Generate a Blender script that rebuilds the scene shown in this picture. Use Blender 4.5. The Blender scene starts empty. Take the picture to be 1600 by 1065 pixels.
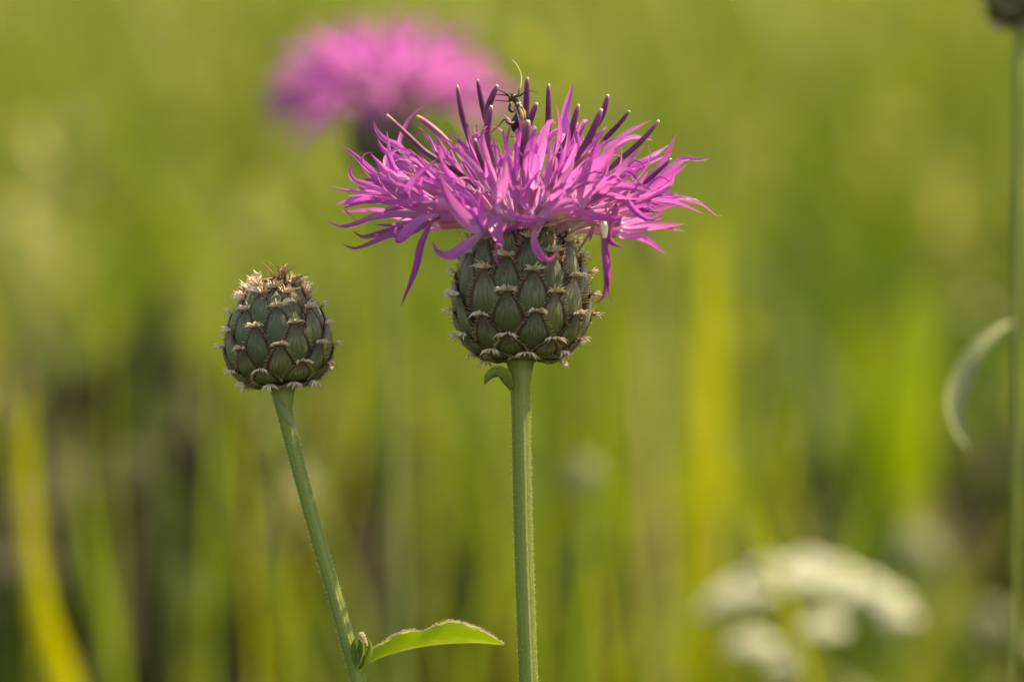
import bpy, math, random
import numpy as np
from mathutils import Vector, Matrix, Quaternion

random.seed(7)
rng = np.random.default_rng(11)
R = math.radians
scene = bpy.context.scene
col = scene.collection

# ------------------------------------------------------------------ camera
PITCH = R(6.0)
FOC = 0.75                       # focus distance, metres (macro shot)
FWD = Vector((0, math.cos(PITCH), -math.sin(PITCH)))
UP = Vector((0, math.sin(PITCH), math.cos(PITCH)))
RIGHT = Vector((1, 0, 0))
CAM = Vector((0, 0, 0.473)) - FWD * FOC
cd = bpy.data.cameras.new('camera')
cam = bpy.data.objects.new('camera', cd)
col.objects.link(cam)
cam.location = CAM
cam.rotation_euler = (R(90) - PITCH, 0, 0)
cd.lens = 180
cd.sensor_width = 36
cd.clip_start = 0.01
cd.clip_end = 1000
cd.dof.use_dof = True
cd.dof.focus_distance = FOC
cd.dof.aperture_fstop = 12.5
cd.dof.aperture_blades = 0
scene.camera = cam

# ------------------------------------------------------------------ light
SUN_AZ, SUN_EL = R(62), R(49)    # azimuth from +Y (view direction) towards +X
S = Vector((math.sin(SUN_AZ) * math.cos(SUN_EL), math.cos(SUN_AZ) * math.cos(SUN_EL), math.sin(SUN_EL)))
w = bpy.data.worlds.new('World')
scene.world = w
w.use_nodes = True
nt = w.node_tree
sky = nt.nodes.new('ShaderNodeTexSky')
sky.sky_type = 'NISHITA'
sky.sun_disc = False
sky.sun_elevation = SUN_EL
sky.sun_rotation = SUN_AZ
nt.nodes['Background'].inputs[1].default_value = 0.14
nt.links.new(sky.outputs[0], nt.nodes['Background'].inputs[0])
sl = bpy.data.lights.new('sun', 'SUN')
sl.energy = 4.8
sl.angle = R(0.53)
sl.color = (1.0, 0.90, 0.74)
sun = bpy.data.objects.new('sun', sl)
col.objects.link(sun)
sun.location = (1.5, 0.5, 3)
sun.rotation_euler = S.to_track_quat('Z', 'Y').to_euler()
scene.view_settings.view_transform = 'Standard'
scene.view_settings.look = 'None'
scene.view_settings.gamma = 1
scene.view_settings.use_curve_mapping = False
scene.view_settings.exposure = 1.47
scene.view_settings.use_white_balance = True      # the photograph is balanced warm
scene.view_settings.white_balance_temperature = 9000
scene.view_settings.white_balance_tint = 4
scene.render.engine = 'CYCLES'
scene.cycles.use_denoising = True
scene.cycles.max_bounces = 8
scene.cycles.transmission_bounces = 6

# ------------------------------------------------------------------ materials
def mat(name):
    m = bpy.data.materials.new(name)
    m.use_nodes = True
    t = m.node_tree
    t.nodes.clear()
    return m, t, t.nodes.new

def ramp(t, stops):
    n = t.nodes.new('ShaderNodeValToRGB')
    cr = n.color_ramp
    while len(cr.elements) < len(stops):
        cr.elements.new(0.5)
    for e, (p, c) in zip(cr.elements, stops):
        e.position = p
        e.color = (*c, 1)
    return n

def leafy(name, stops, src='v', trans=0.45, tcol=(1, 1, 1), rough=0.45, spec=0.4, noise=0.25, nscale=900,
          streak=False, bump=0.15, streakscale=(60, 1.5), vary=0.0):
    """thin plant tissue: reflecting + light passing through. src: which UV drives the colour ramp"""
    m, t, N = mat(name)
    L = t.links.new
    uv = N('ShaderNodeUVMap')
    sep = N('ShaderNodeSeparateXYZ')
    L(uv.outputs[0], sep.inputs[0])
    tc = N('ShaderNodeTexCoord')
    no = N('ShaderNodeTexNoise')
    no.inputs['Scale'].default_value = nscale
    no.inputs['Detail'].default_value = 3
    L(tc.outputs['Object'], no.inputs['Vector'])
    if streak:
        mp = N('ShaderNodeMapping')
        mp.inputs['Scale'].default_value = (streakscale[0], streakscale[1], 1)
        L(uv.outputs[0], mp.inputs['Vector'])
        n2 = N('ShaderNodeTexNoise')
        n2.inputs['Scale'].default_value = 1.0
        n2.inputs['Detail'].default_value = 4
        L(mp.outputs[0], n2.inputs['Vector'])
        fac = n2
    else:
        fac = no
    rp = ramp(t, stops)
    md = N('ShaderNodeMath')
    md.operation = 'MULTIPLY_ADD'
    L(fac.outputs[0], md.inputs[0])
    md.inputs[1].default_value = noise
    ad = N('ShaderNodeMath')
    ad.operation = 'SUBTRACT'
    L(sep.outputs[1 if src == 'v' else 0], ad.inputs[0])
    ad.inputs[1].default_value = noise * 0.5
    L(ad.outputs[0], md.inputs[2])
    L(md.outputs[0], rp.inputs[0])
    colr = rp.outputs[0]
    if vary:
        oi = N('ShaderNodeObjectInfo')
        m1 = N('ShaderNodeMapRange'); m1.inputs[3].default_value = 1 - vary; m1.inputs[4].default_value = 1 + vary
        L(oi.outputs['Random'], m1.inputs[0])
        m2 = N('ShaderNodeMath'); m2.operation = 'MULTIPLY'; m2.inputs[1].default_value = 7.31
        L(oi.outputs['Random'], m2.inputs[0])
        m3 = N('ShaderNodeMath'); m3.operation = 'FRACT'
        L(m2.outputs[0], m3.inputs[0])
        m4 = N('ShaderNodeMapRange'); m4.inputs[3].default_value = 0.5 - vary * 0.06; m4.inputs[4].default_value = 0.5 + vary * 0.06
        L(m3.outputs[0], m4.inputs[0])
        m5 = N('ShaderNodeMapRange'); m5.inputs[3].default_value = 1.02; m5.inputs[4].default_value = 1 - vary * 0.5
        L(m3.outputs[0], m5.inputs[0])
        hs = N('ShaderNodeHueSaturation')
        L(m4.outputs[0], hs.inputs['Hue']); L(m5.outputs[0], hs.inputs['Saturation']); L(m1.outputs[0], hs.inputs['Value'])
        L(rp.outputs[0], hs.inputs['Color'])
        colr = hs.outputs[0]
    bp = N('ShaderNodeBump')
    bp.inputs['Strength'].default_value = bump
    bp.inputs['Distance'].default_value = 0.0004
    L(fac.outputs[0], bp.inputs['Height'])
    pr = N('ShaderNodeBsdfPrincipled')
    pr.inputs['Roughness'].default_value = rough
    pr.inputs['Specular IOR Level'].default_value = spec
    L(colr, pr.inputs['Base Color'])
    L(bp.outputs[0], pr.inputs['Normal'])
    out = N('ShaderNodeOutputMaterial')
    if trans > 0:
        tr = N('ShaderNodeBsdfTranslucent')
        mx = N('ShaderNodeMix')
        mx.data_type = 'RGBA'
        mx.blend_type = 'MULTIPLY'
        mx.inputs[0].default_value = 1
        L(colr, mx.inputs[6])
        mx.inputs[7].default_value = (*tcol, 1)
        L(mx.outputs[2], tr.inputs['Color'])
        ms = N('ShaderNodeMixShader')
        ms.inputs[0].default_value = trans
        L(pr.outputs[0], ms.inputs[1])
        L(tr.outputs[0], ms.inputs[2])
        L(ms.outputs[0], out.inputs[0])
    else:
        L(pr.outputs[0], out.inputs[0])
    return m

M = {}
M['petal'] = leafy('petal_magenta', [(0.0, (0.74, 0.44, 0.68)), (0.25, (0.60, 0.17, 0.54)), (0.6, (0.50, 0.085, 0.44)), (0.85, (0.40, 0.055, 0.34)), (1.0, (0.34, 0.08, 0.24))],
                   trans=0.45, rough=0.33, spec=0.42, noise=0.5, streak=True, streakscale=(9, 1.0), bump=0.6, vary=0.25)
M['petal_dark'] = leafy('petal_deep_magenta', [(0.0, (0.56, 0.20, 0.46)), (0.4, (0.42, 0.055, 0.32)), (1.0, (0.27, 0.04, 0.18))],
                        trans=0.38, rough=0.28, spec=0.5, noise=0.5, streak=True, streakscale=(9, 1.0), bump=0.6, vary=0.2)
M['tube'] = leafy('floret_tube', [(0.0, (0.60, 0.50, 0.42)), (0.45, (0.62, 0.36, 0.52)), (1.0, (0.56, 0.14, 0.48))],
                  trans=0.40, rough=0.4, noise=0.7, streak=True, streakscale=(14, 0.6), bump=0.3, vary=0.2)
M['stamen'] = leafy('stamen_purple', [(0.0, (0.30, 0.17, 0.13)), (0.22, (0.17, 0.040, 0.12)), (0.6, (0.115, 0.013, 0.080)), (0.90, (0.19, 0.030, 0.13)), (0.97, (0.34, 0.14, 0.20)), (1.0, (0.70, 0.50, 0.40))],
                    trans=0.05, rough=0.5, spec=0.22, noise=0.14, streak=True, streakscale=(18, 2), bump=0.5, vary=0.3)
M['stamen_pale'] = leafy('stamen_faded', [(0.0, (0.40, 0.25, 0.14)), (0.3, (0.34, 0.13, 0.22)), (0.8, (0.30, 0.08, 0.20)), (0.92, (0.50, 0.18, 0.10)), (1.0, (0.62, 0.42, 0.20))],
                         trans=0.15, rough=0.5, noise=0.2, streak=True, streakscale=(18, 2), bump=0.5)
M['bract'] = leafy('bract_green', [(0.0, (0.040, 0.052, 0.014)), (0.35, (0.056, 0.066, 0.022)), (0.52, (0.082, 0.088, 0.038)), (0.62, (0.150, 0.145, 0.085)), (0.70, (0.078, 0.072, 0.036)), (0.88, (0.058, 0.040, 0.026)), (1.0, (0.045, 0.022, 0.016))],
                   trans=0.0, rough=0.5, spec=0.28, noise=0.95, streak=True, streakscale=(20, 2.6), bump=0.8, vary=0.22)
M['margin'] = leafy('bract_margin', [(0.0, (0.060, 0.030, 0.013)), (1.0, (0.018, 0.009, 0.005))], trans=0, rough=0.7, noise=0.6, nscale=3000)
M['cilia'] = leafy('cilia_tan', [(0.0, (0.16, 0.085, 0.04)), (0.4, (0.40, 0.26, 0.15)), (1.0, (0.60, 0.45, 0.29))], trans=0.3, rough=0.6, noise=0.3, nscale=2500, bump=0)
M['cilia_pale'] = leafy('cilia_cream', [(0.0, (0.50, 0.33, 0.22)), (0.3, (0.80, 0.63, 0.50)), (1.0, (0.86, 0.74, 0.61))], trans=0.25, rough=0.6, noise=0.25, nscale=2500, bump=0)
M['core'] = leafy('involucre_core', [(0.0, (0.025, 0.018, 0.010)), (1.0, (0.05, 0.032, 0.018))], trans=0, rough=0.8, noise=0.5)
M['stem'] = leafy('stem_green', [(0.0, (0.065, 0.095, 0.007)), (0.5, (0.098, 0.132, 0.012)), (1.0, (0.19, 0.21, 0.055))], src='u', trans=0.0, rough=0.55, spec=0.2,
                  noise=0.9, streak=True, streakscale=(9, 1.2), bump=0.5)
M['hair'] = leafy('stem_hair', [(0.0, (0.55, 0.58, 0.40)), (1.0, (0.72, 0.72, 0.58))], trans=0.4, rough=0.6, noise=0.2, bump=0)
M['leaf'] = leafy('leaf_green', [(0.0, (0.30, 0.31, 0.16)), (0.10, (0.085, 0.125, 0.02)), (0.5, (0.085, 0.14, 0.010)), (0.75, (0.105, 0.155, 0.012)), (1.0, (0.15, 0.18, 0.05))], src='u', trans=0.5, tcol=(1.15, 1.2, 0.6), rough=0.5, noise=0.55, nscale=700, bump=.5)
M['wool'] = leafy('woolly_edge', [(0.0, (0.66, 0.62, 0.40)), (1.0, (0.78, 0.66, 0.50))], trans=0.6, rough=0.8, noise=0.5, nscale=1200)
M['dry'] = leafy('withered_brown', [(0.0, (0.05, 0.018, 0.008)), (0.45, (0.13, 0.060, 0.030)), (1.0, (0.30, 0.17, 0.095))], trans=0.2, rough=0.7, noise=0.6, nscale=1500)
M['insect'] = leafy('insect_black', [(0.0, (0.012, 0.010, 0.007)), (0.6, (0.018, 0.015, 0.009)), (0.78, (0.10, 0.08, 0.035)), (1.0, (0.03, 0.025, 0.014))], trans=0, rough=0.4, spec=0.35, noise=0.9, nscale=1600)
M['insect_wing'] = leafy('insect_wing_yellow', [(0.0, (0.05, 0.04, 0.02)), (0.2, (0.40, 0.28, 0.07)), (0.42, (0.34, 0.23, 0.06)), (0.55, (0.05, 0.04, 0.02)), (0.68, (0.30, 0.21, 0.07)), (0.85, (0.06, 0.04, 0.02)), (1.0, (0.34, 0.07, 0.02))], trans=0.05, rough=0.35, spec=0.4, noise=0.35, nscale=1400)
M['insect_leg'] = leafy('insect_leg', [(0.0, (0.014, 0.009, 0.007)), (0.5, (0.03, 0.012, 0.008)), (1.0, (0.06, 0.03, 0.018))], trans=0, rough=0.45, spec=0.3, noise=0.2)
M['antenna_pale'] = leafy('antenna_tan', [(0.0, (0.03, 0.02, 0.012)), (0.18, (0.10, 0.07, 0.04)), (0.3, (0.55, 0.42, 0.18)), (1.0, (0.60, 0.48, 0.25))], trans=0.3, rough=0.4, noise=0.05)
M['white_flower'] = leafy('white_umbel', [(0.0, (0.80, 0.79, 0.66)), (1.0, (0.88, 0.87, 0.78))], src='u', trans=0.4, rough=0.6, noise=0.2, nscale=300)
M['seed_head'] = leafy('seed_head_grey', [(0.0, (0.20, 0.22, 0.10)), (1.0, (0.42, 0.42, 0.26))], src='u', trans=0.3, rough=0.7, noise=0.5, nscale=300)
M['blade_yellow'] = leafy('blade_yellow', [(0.0, (0.19, 0.20, 0.008)), (1.0, (0.24, 0.24, 0.010))], trans=0.5, tcol=(1.2, 1.15, 0.5), rough=0.45, noise=0.4, nscale=60)
M['blade_green'] = leafy('blade_green', [(0.0, (0.10, 0.16, 0.006)), (1.0, (0.15, 0.20, 0.007))], trans=0.5, tcol=(1.2, 1.3, 0.5), rough=0.45, noise=0.4, nscale=60)
M['blade_straw'] = leafy('blade_straw', [(0.0, (0.22, 0.17, 0.07)), (1.0, (0.32, 0.25, 0.12))], trans=0.4, rough=0.6, noise=0.4, nscale=60)
M['grass'] = leafy('meadow_grass', [(0.0, (0.030, 0.060, 0.007)), (0.28, (0.075, 0.130, 0.010)), (0.55, (0.140, 0.185, 0.014)), (0.78, (0.20, 0.21, 0.030)), (0.9, (0.25, 0.23, 0.09)), (1.0, (0.33, 0.29, 0.18))],
                   src='u', trans=0.45, tcol=(1.15, 1.15, 0.5), rough=0.5, spec=0.3, noise=0.1, nscale=40, bump=0)

def ground_mat():
    m, t, N = mat('meadow_ground')
    L = t.links.new
    tc = N('ShaderNodeTexCoord')
    n1 = N('ShaderNodeTexNoise'); n1.inputs['Scale'].default_value = 3.5; n1.inputs['Detail'].default_value = 6
    L(tc.outputs['Object'], n1.inputs['Vector'])
    rp = ramp(t, [(0.3, (0.042, 0.048, 0.010)), (0.55, (0.070, 0.076, 0.014)), (0.75, (0.095, 0.085, 0.03))])
    L(n1.outputs[0], rp.inputs[0])
    n2 = N('ShaderNodeTexNoise'); n2.inputs['Scale'].default_value = 120; n2.inputs['Detail'].default_value = 4
    L(tc.outputs['Object'], n2.inputs['Vector'])
    b = N('ShaderNodeBump'); b.inputs['Strength'].default_value = 0.6; b.inputs['Distance'].default_value = 0.01
    L(n2.outputs[0], b.inputs['Height'])
    p = N('ShaderNodeBsdfPrincipled'); p.inputs['Roughness'].default_value = 0.9
    L(rp.outputs[0], p.inputs['Base Color']); L(b.outputs[0], p.inputs['Normal'])
    o = N('ShaderNodeOutputMaterial'); L(p.outputs[0], o.inputs[0])
    return m
M['ground'] = ground_mat()

# ------------------------------------------------------------------ helpers
def at(px, py, dmm=0.0, D=FOC):
    """a point of the place seen at photo pixel (px, py), D metres (+ dmm millimetres) along the view axis"""
    d = D + dmm * 0.001
    return CAM + (FWD + RIGHT * ((px - 800) / 8000) + UP * ((532.5 - py) / 8000)) * d

class Geo:
    """collects vertices, faces, uv and material slots for ONE mesh object"""
    def __init__(s):
        s.v, s.f, s.uv, s.mi = [], [], [], []
    def add(s, verts, faces, uvs, mi=0):
        o = len(s.v)
        s.v += [tuple(p) for p in verts]
        s.uv += uvs
        for f in faces:
            s.f.append(tuple(i + o for i in f))
            s.mi.append(mi if isinstance(mi, int) else mi(f))
    def build(s, name, mats, parent=None, base=None, smooth=True, stuff=False):
        b = base if base is not None else (Vector(parent['_b']) if parent is not None and '_b' in parent else Vector((0, 0, 0)))
        me = bpy.data.meshes.new(name)
        me.from_pydata([(x - b[0], y - b[1], z - b[2]) for x, y, z in s.v], [], s.f)
        if not isinstance(mats, (list, tuple)):
            mats = [mats]
        for m in mats:
            me.materials.append(m)
        me.polygons.foreach_set('material_index', s.mi)
        ul = me.uv_layers.new(name='UVMap')
        li = np.empty(len(me.loops), dtype=np.int32)
        me.loops.foreach_get('vertex_index', li)
        ul.data.foreach_set('uv', np.array(s.uv, dtype=np.float32)[li].ravel())
        if smooth:
            me.polygons.foreach_set('use_smooth', [True] * len(me.polygons))
        me.update()
        o = bpy.data.objects.new(name, me)
        col.objects.link(o)
        if parent is not None:
            o.parent = parent
        else:
            o.location = b
        if stuff:
            o['kind'] = 'stuff'
        return o

BASES = {}
def part(geo, name, mats, thing, parent=None, stuff=False):
    """mesh in the thing's own coordinates, as a part (or a sub-part of parent)"""
    o = geo.build(name, mats, None, base=BASES[thing.name], stuff=stuff)
    o.location = (0, 0, 0)
    o.parent = parent if parent is not None else thing
    return o

def thing(name, label, cat, loc, group=None):
    o = bpy.data.objects.new(name, None)
    col.objects.link(o)
    o.location = loc
    o.empty_display_size = 0.01
    o['label'] = label
    o['category'] = cat
    if group:
        o['group'] = group
    BASES[o.name] = Vector(loc)
    return o

def spline(pts, n):
    """Catmull-Rom through pts, n samples evenly spaced in parameter length"""
    P = [Vector(p) for p in pts]
    if len(P) == 2:
        return [P[0].lerp(P[1], i / (n - 1)) for i in range(n)]
    d = [0]
    for a, b in zip(P, P[1:]):
        d.append(d[-1] + max((b - a).length, 1e-9))
    m = []
    for i in range(len(P)):
        if i == 0:
            m.append((P[1] - P[0]) / (d[1] - d[0]))
        elif i == len(P) - 1:
            m.append((P[-1] - P[-2]) / (d[-1] - d[-2]))
        else:
            h0, h1 = d[i] - d[i - 1], d[i + 1] - d[i]
            m.append(((P[i] - P[i - 1]) / h0 * h1 + (P[i + 1] - P[i]) / h1 * h0) / (h0 + h1))
    out = []
    for i in range(n):
        s = d[-1] * i / (n - 1)
        k = 0
        while k < len(P) - 2 and s > d[k + 1]:
            k += 1
        h = d[k + 1] - d[k]
        t = (s - d[k]) / h
        t2, t3 = t * t, t * t * t
        out.append(P[k] * (2 * t3 - 3 * t2 + 1) + m[k] * (h * (t3 - 2 * t2 + t)) + P[k + 1] * (3 * t2 - 2 * t3) + m[k + 1] * (h * (t3 - t2)))
    return out

def tangents(P):
    T = []
    for i in range(len(P)):
        a, b = P[max(i - 1, 0)], P[min(i + 1, len(P) - 1)]
        d = b - a
        T.append(d.normalized() if d.length > 1e-12 else Vector((0, 0, 1)))
    return T

def tube(geo, pts, radii, n=14, sides=8, mi=0, ridge=0.0, nridge=5, cap=True, uoff=None, v0=0.0, v1=1.0, flat=1.0):
    P = spline(pts, n)
    T = tangents(P)
    ref = Vector((0.13, -1, 0.21)).normalized()
    if abs(T[0].dot(ref)) > 0.95:
        ref = Vector((1, 0, 0.1)).normalized()
    verts, faces, uvs = [], [], []
    side = (ref - T[0] * ref.dot(T[0])).normalized()
    m = 0 if callable(radii) else len(radii)
    for i in range(n):
        t = i / (n - 1)
        if callable(radii):
            r = radii((P[i] - P[0]).length)
        else:
            x = t * (m - 1)
            k = min(int(x), m - 2) if m > 1 else 0
            r = radii[0] if m == 1 else radii[k] + (radii[k + 1] - radii[k]) * (x - k)
        side = (side - T[i] * side.dot(T[i])).normalized()
        b = T[i].cross(side)
        for j in range(sides):
            a = 2 * math.pi * j / sides
            rr = r * (1 + ridge * math.cos(nridge * a))
            verts.append(P[i] + side * math.cos(a) * rr * flat + b * math.sin(a) * rr)
            uvs.append((abs(2 * j / sides - 1) if uoff is None else uoff, v0 + (v1 - v0) * t))
    for i in range(n - 1):
        for j in range(sides):
            a, c = i * sides + j, i * sides + (j + 1) % sides
            faces.append((a, c, c + sides, a + sides))
    if cap:
        faces.append(tuple(range(sides - 1, -1, -1)))
        faces.append(tuple((n - 1) * sides + j for j in range(sides)))
    geo.add(verts, faces, uvs, mi)
    return P

def wprof(t, base=0.4, peak=0.42, tip=0.05):
    if t < peak:
        x = t / peak
        return base + (1 - base) * (x * x * (3 - 2 * x))
    x = (t - peak) / (1 - peak)
    return 1 - (1 - tip) * x ** 1.7

def ribbon(geo, pts, width, facing, n=14, cross=4, gutter=0.35, twist=0.0, prof=wprof, mi=0, fold=False, v0=0.0, wave=0.0, thick=0.0):
    """a petal or leaf: strip with a curved cross-section; facing = direction its face looks to"""
    P = spline(pts, n)
    T = tangents(P)
    verts, faces, uvs = [], [], []
    ph = random.random() * 6
    for i in range(n):
        t = i / (n - 1)
        nn = facing - T[i] * facing.dot(T[i])
        if nn.length < 0.15:
            alt = Vector((0.3, -0.5, 0.8))
            nn = alt - T[i] * alt.dot(T[i])
        nn.normalize()
        if twist:
            nn = Quaternion(T[i], twist * t) @ nn
        sd = T[i].cross(nn).normalized()
        hw = width * 0.5 * prof(t)
        for j in range(cross + 1):
            u = 2 * j / cross - 1
            h = gutter * hw * (abs(u) if fold else u * u)
            h += wave * hw * math.sin(t * 9 + ph + u * 1.3) * abs(u)
            verts.append(P[i] + sd * hw * u + nn * h)
            uvs.append(((u + 1) * 0.5, v0 + (1 - v0) * t))
    c1 = cross + 1
    for i in range(n - 1):
        for j in range(cross):
            a = i * c1 + j
            faces.append((a, a + 1, a + 1 + c1, a + c1))
    geo.add(verts, faces, uvs, mi)
    if thick:
        m = len(verts)
        P2 = [p - facing.normalized() * thick for p in verts]
        geo.add(P2, [tuple(reversed(f)) for f in faces], uvs, mi)
    return P

VIEW = -FWD
def jitface(a=0.5, base=None):
    b = (VIEW * 0.9 + UP * 0.45) if base is None else base
    return (b + Vector((random.uniform(-a, a), random.uniform(-a, a) * 0.5, random.uniform(-a, a)))).normalized()

def spike(geo, p, d, L, r, curl, mi=0, v0=0.0):
    """thin curved bristle, three-sided"""
    d = d.normalized()
    s = d.cross(Vector((0.31, 0.52, 0.79)))
    s.normalize()
    b = d.cross(s)
    mid = p + d * L * 0.55
    tip = mid + (d + curl).normalized() * L * 0.45
    verts, uvs = [], []
    for q, rr, t in ((p, r, 0), (mid, r * 0.75, 0.5)):
        for k in range(3):
            a = k * 2.094
            verts.append(q + (s * math.cos(a) + b * math.sin(a)) * rr)
            uvs.append((0.5, v0 + (1 - v0) * t))
    verts.append(tip)
    uvs.append((0.5, 1))
    f = [(k, (k + 1) % 3, 3 + (k + 1) % 3, 3 + k) for k in range(3)] + [(3 + k, 3 + (k + 1) % 3, 6) for k in range(3)]
    geo.add(verts, f, uvs, mi)

KMM = FOC * 0.1 / 800            # metres per photo pixel in the plane of focus

class Head:
    """involucre: scale-covered flower base. origin = bottom centre, axis = up along it"""
    def __init__(s, origin, axis, prof, k):
        s.o = Vector(origin)
        s.a = Vector(axis).normalized()
        s.e1 = (RIGHT - s.a * RIGHT.dot(s.a)).normalized()
        s.e2 = s.a.cross(s.e1)        # away from the camera
        s.prof = [(r * k, h * k) for r, h in prof]
        L = [0]
        for (r0, h0), (r1, h1) in zip(s.prof, s.prof[1:]):
            L.append(L[-1] + math.hypot(r1 - r0, h1 - h0))
        s.L = L
    def dirn(s, th):
        return s.e1 * math.sin(th) - s.e2 * math.cos(th)
    def rh(s, arc):
        arc = max(0, min(arc, s.L[-1] - 1e-9))
        k = 0
        while s.L[k + 1] < arc:
            k += 1
        t = (arc - s.L[k]) / (s.L[k + 1] - s.L[k])
        (r0, h0), (r1, h1) = s.prof[k], s.prof[k + 1]
        return r0 + (r1 - r0) * t, h0 + (h1 - h0) * t
    def arc_of_h(s, h):
        for k in range(len(s.prof) - 1):
            if s.prof[k + 1][1] >= h:
                t = (h - s.prof[k][1]) / (s.prof[k + 1][1] - s.prof[k][1])
                return s.L[k] + (s.L[k + 1] - s.L[k]) * t
        return s.L[-1]
    def pt(s, arc, th, off=0.0):
        r, h = s.rh(arc)
        r1, h1 = s.rh(arc + 1e-4)
        r0, h0 = s.rh(arc - 1e-4)
        tr, th_ = r1 - r0, h1 - h0
        l = math.hypot(tr, th_) or 1
        nr, nh = th_ / l, -tr / l
        return s.o + s.dirn(th) * (r + nr * off) + s.a * (h + nh * off)
    def frame(s, arc, th):
        p = s.pt(arc, th)
        up = (s.pt(arc + 2e-4, th) - s.pt(arc - 2e-4, th)).normalized()
        n = (s.pt(arc, th, 1e-3) - p).normalized()
        return up, n, up.cross(n)

def bract(H, tg, th, arc1, length, half, mmk, detail=1.0, parent=None, open_out=0.0, pale=1.0):
    """one involucre scale with dark comb-like margin; its bristles are the sub-part fringe"""
    g = Geo()
    nv, nu = (9, 8) if detail > 0.6 else (5, 4)
    verts, uvs, faces = [], [], []
    arc0 = max(arc1 - length, 0)
    lift0, lift1 = -0.25 * mmk, (0.85 + open_out) * mmk
    jt = random.uniform(-0.5, 0.5)
    hw_ = []
    def width(v):
        if v < 0.42:
            return 0.72 + 0.28 * math.sin(v / 0.42 * math.pi / 2)
        x = (v - 0.42) / 0.58
        return max(1 - x ** 1.6, 0.0) * 0.93 + 0.07
    rmid, _ = H.rh(arc0 + (arc1 - arc0) * 0.45)
    def P(u, v):
        arc = arc0 + (arc1 - arc0) * v
        r, _ = H.rh(arc)
        hw = half * rmid * width(v)
        ang = th + (u * hw) / max(r, rmid * 0.35)
        off = lift0 + (lift1 - lift0) * v + 0.50 * mmk * (1 - u * u) * math.sin(min(v * 0.95 + 0.05, 1) * math.pi) ** 0.8
        return H.pt(arc, ang, off)
    US = [-1, -0.74, -0.5, -0.2, 0.2, 0.5, 0.74, 1] if nu == 8 else [-1, -0.8, 0.8, 1]
    VS = [0, .18, .34, .5, .64, .76, .86, .94, 1] if nv == 9 else [0, .3, .6, .85, 1]
    cu, cv = len(US), len(VS)
    for v in VS:
        for u in US:
            verts.append(P(u, v))
            uvs.append((u * 0.5 + 0.5 + jt, v * 0.9 + 0.05 * jt))
    mi = []
    for i in range(cv - 1):
        for j in range(cu - 1):
            a = i * cu + j
            faces.append((a, a + 1, a + 1 + cu, a + cu))
    def slot(f):
        i, j = divmod(f[0], cu)
        return 1 if (j == 0 or j == cu - 2) and VS[i] > 0.15 or VS[i] > 0.9 else 0
    # rim going back to the head, so the scale has thickness
    m0 = len(verts)
    rim = [(i * cu) for i in range(cv)] + [(cv - 1) * cu + j for j in range(1, cu)] + [i * cu + cu - 1 for i in range(cv - 2, -1, -1)]
    nrm = H.frame((arc0 + arc1) / 2, th)[1]
    for k in rim:
        verts.append(verts[k] - nrm * 0.28 * mmk)
        uvs.append((0.5, 0.9))
    g.add(verts, faces, uvs, slot)
    o_ = 0
    rf = []
    for q in range(len(rim) - 1):
        rf.append((rim[q + 1], rim[q], m0 + q, m0 + q + 1))
    for f in rf:
        g.f.append(f)
        g.mi.append(1)
    ob = part(g, 'bract', [M['bract'], M['margin']], tg, parent)
    # bristles
    fr = Geo()
    ns = int(17 * detail)
    for sgn in (-1, 1):
        for q in range(ns):
            v = 0.24 + 0.72 * (q + random.random() * 0.5) / ns
            p = P(sgn * 0.99, v)
            up, n, sd = H.frame(arc0 + (arc1 - arc0) * v, th)
            out = sd * sgn * (-1 if (P(1, .5) - P(-1, .5)).dot(sd) < 0 else 1)
            d = out * random.uniform(0.7, 1.0) + up * random.uniform(0.0, 0.4) + n * random.uniform(0.35, 0.9)
            spike(fr, p - d * 0.1 * mmk, d, random.uniform(0.7, 1.35) * mmk, 0.09 * mmk, (n * 0.4 + up * 0.3) * random.uniform(-0.5, 1), 0)
    p = P(0, 1)
    up, n, sd = H.frame(arc1, th)
    nt_ = int(15 * detail)
    for q in range(nt_):
        a = R(-95 + 190 * (q + random.uniform(-.3, .3)) / max(nt_ - 1, 1))
        flop = random.uniform(0.5, 1.3)
        d = sd * math.sin(a) + up * math.cos(a) * 0.45 + n * flop
        b = p + sd * math.sin(a) * 0.4 * mmk - up * 0.1 * mmk
        spike(fr, b, d, random.uniform(1.2, 2.5) * mmk * pale, 0.14 * mmk, (-up * random.uniform(0.2, 1.3) + sd * random.uniform(-.3, .3)), 1)
    part(fr, 'fringe', [M['cilia'], M['cilia_pale']], tg, ob, stuff=True)
    return ob

def lathe_core(H, tg, k, shrink=0.94, top=True, name='involucre_core'):
    g = Geo()
    verts, uvs, faces = [], [], []
    sd = 20
    pr = list(H.prof)
    for i, (r, h) in enumerate(pr):
        for j in range(sd):
            verts.append(H.o + H.dirn(2 * math.pi * j / sd) * max(r * shrink - 0.1e-3, 1e-5) + H.a * (h + 0.15e-3))
            uvs.append((j / sd, i / len(pr)))
    for i in range(len(pr) - 1):
        for j in range(sd):
            a, b = i * sd + j, i * sd + (j + 1) % sd
            faces.append((a, b, b + sd, a + sd))
    if top:
        faces.append(tuple((len(pr) - 1) * sd + j for j in range(sd)))
    faces.append(tuple(range(sd - 1, -1, -1)))
    g.add(verts, faces, uvs)
    return part(g, name, M['core'], tg)

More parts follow.
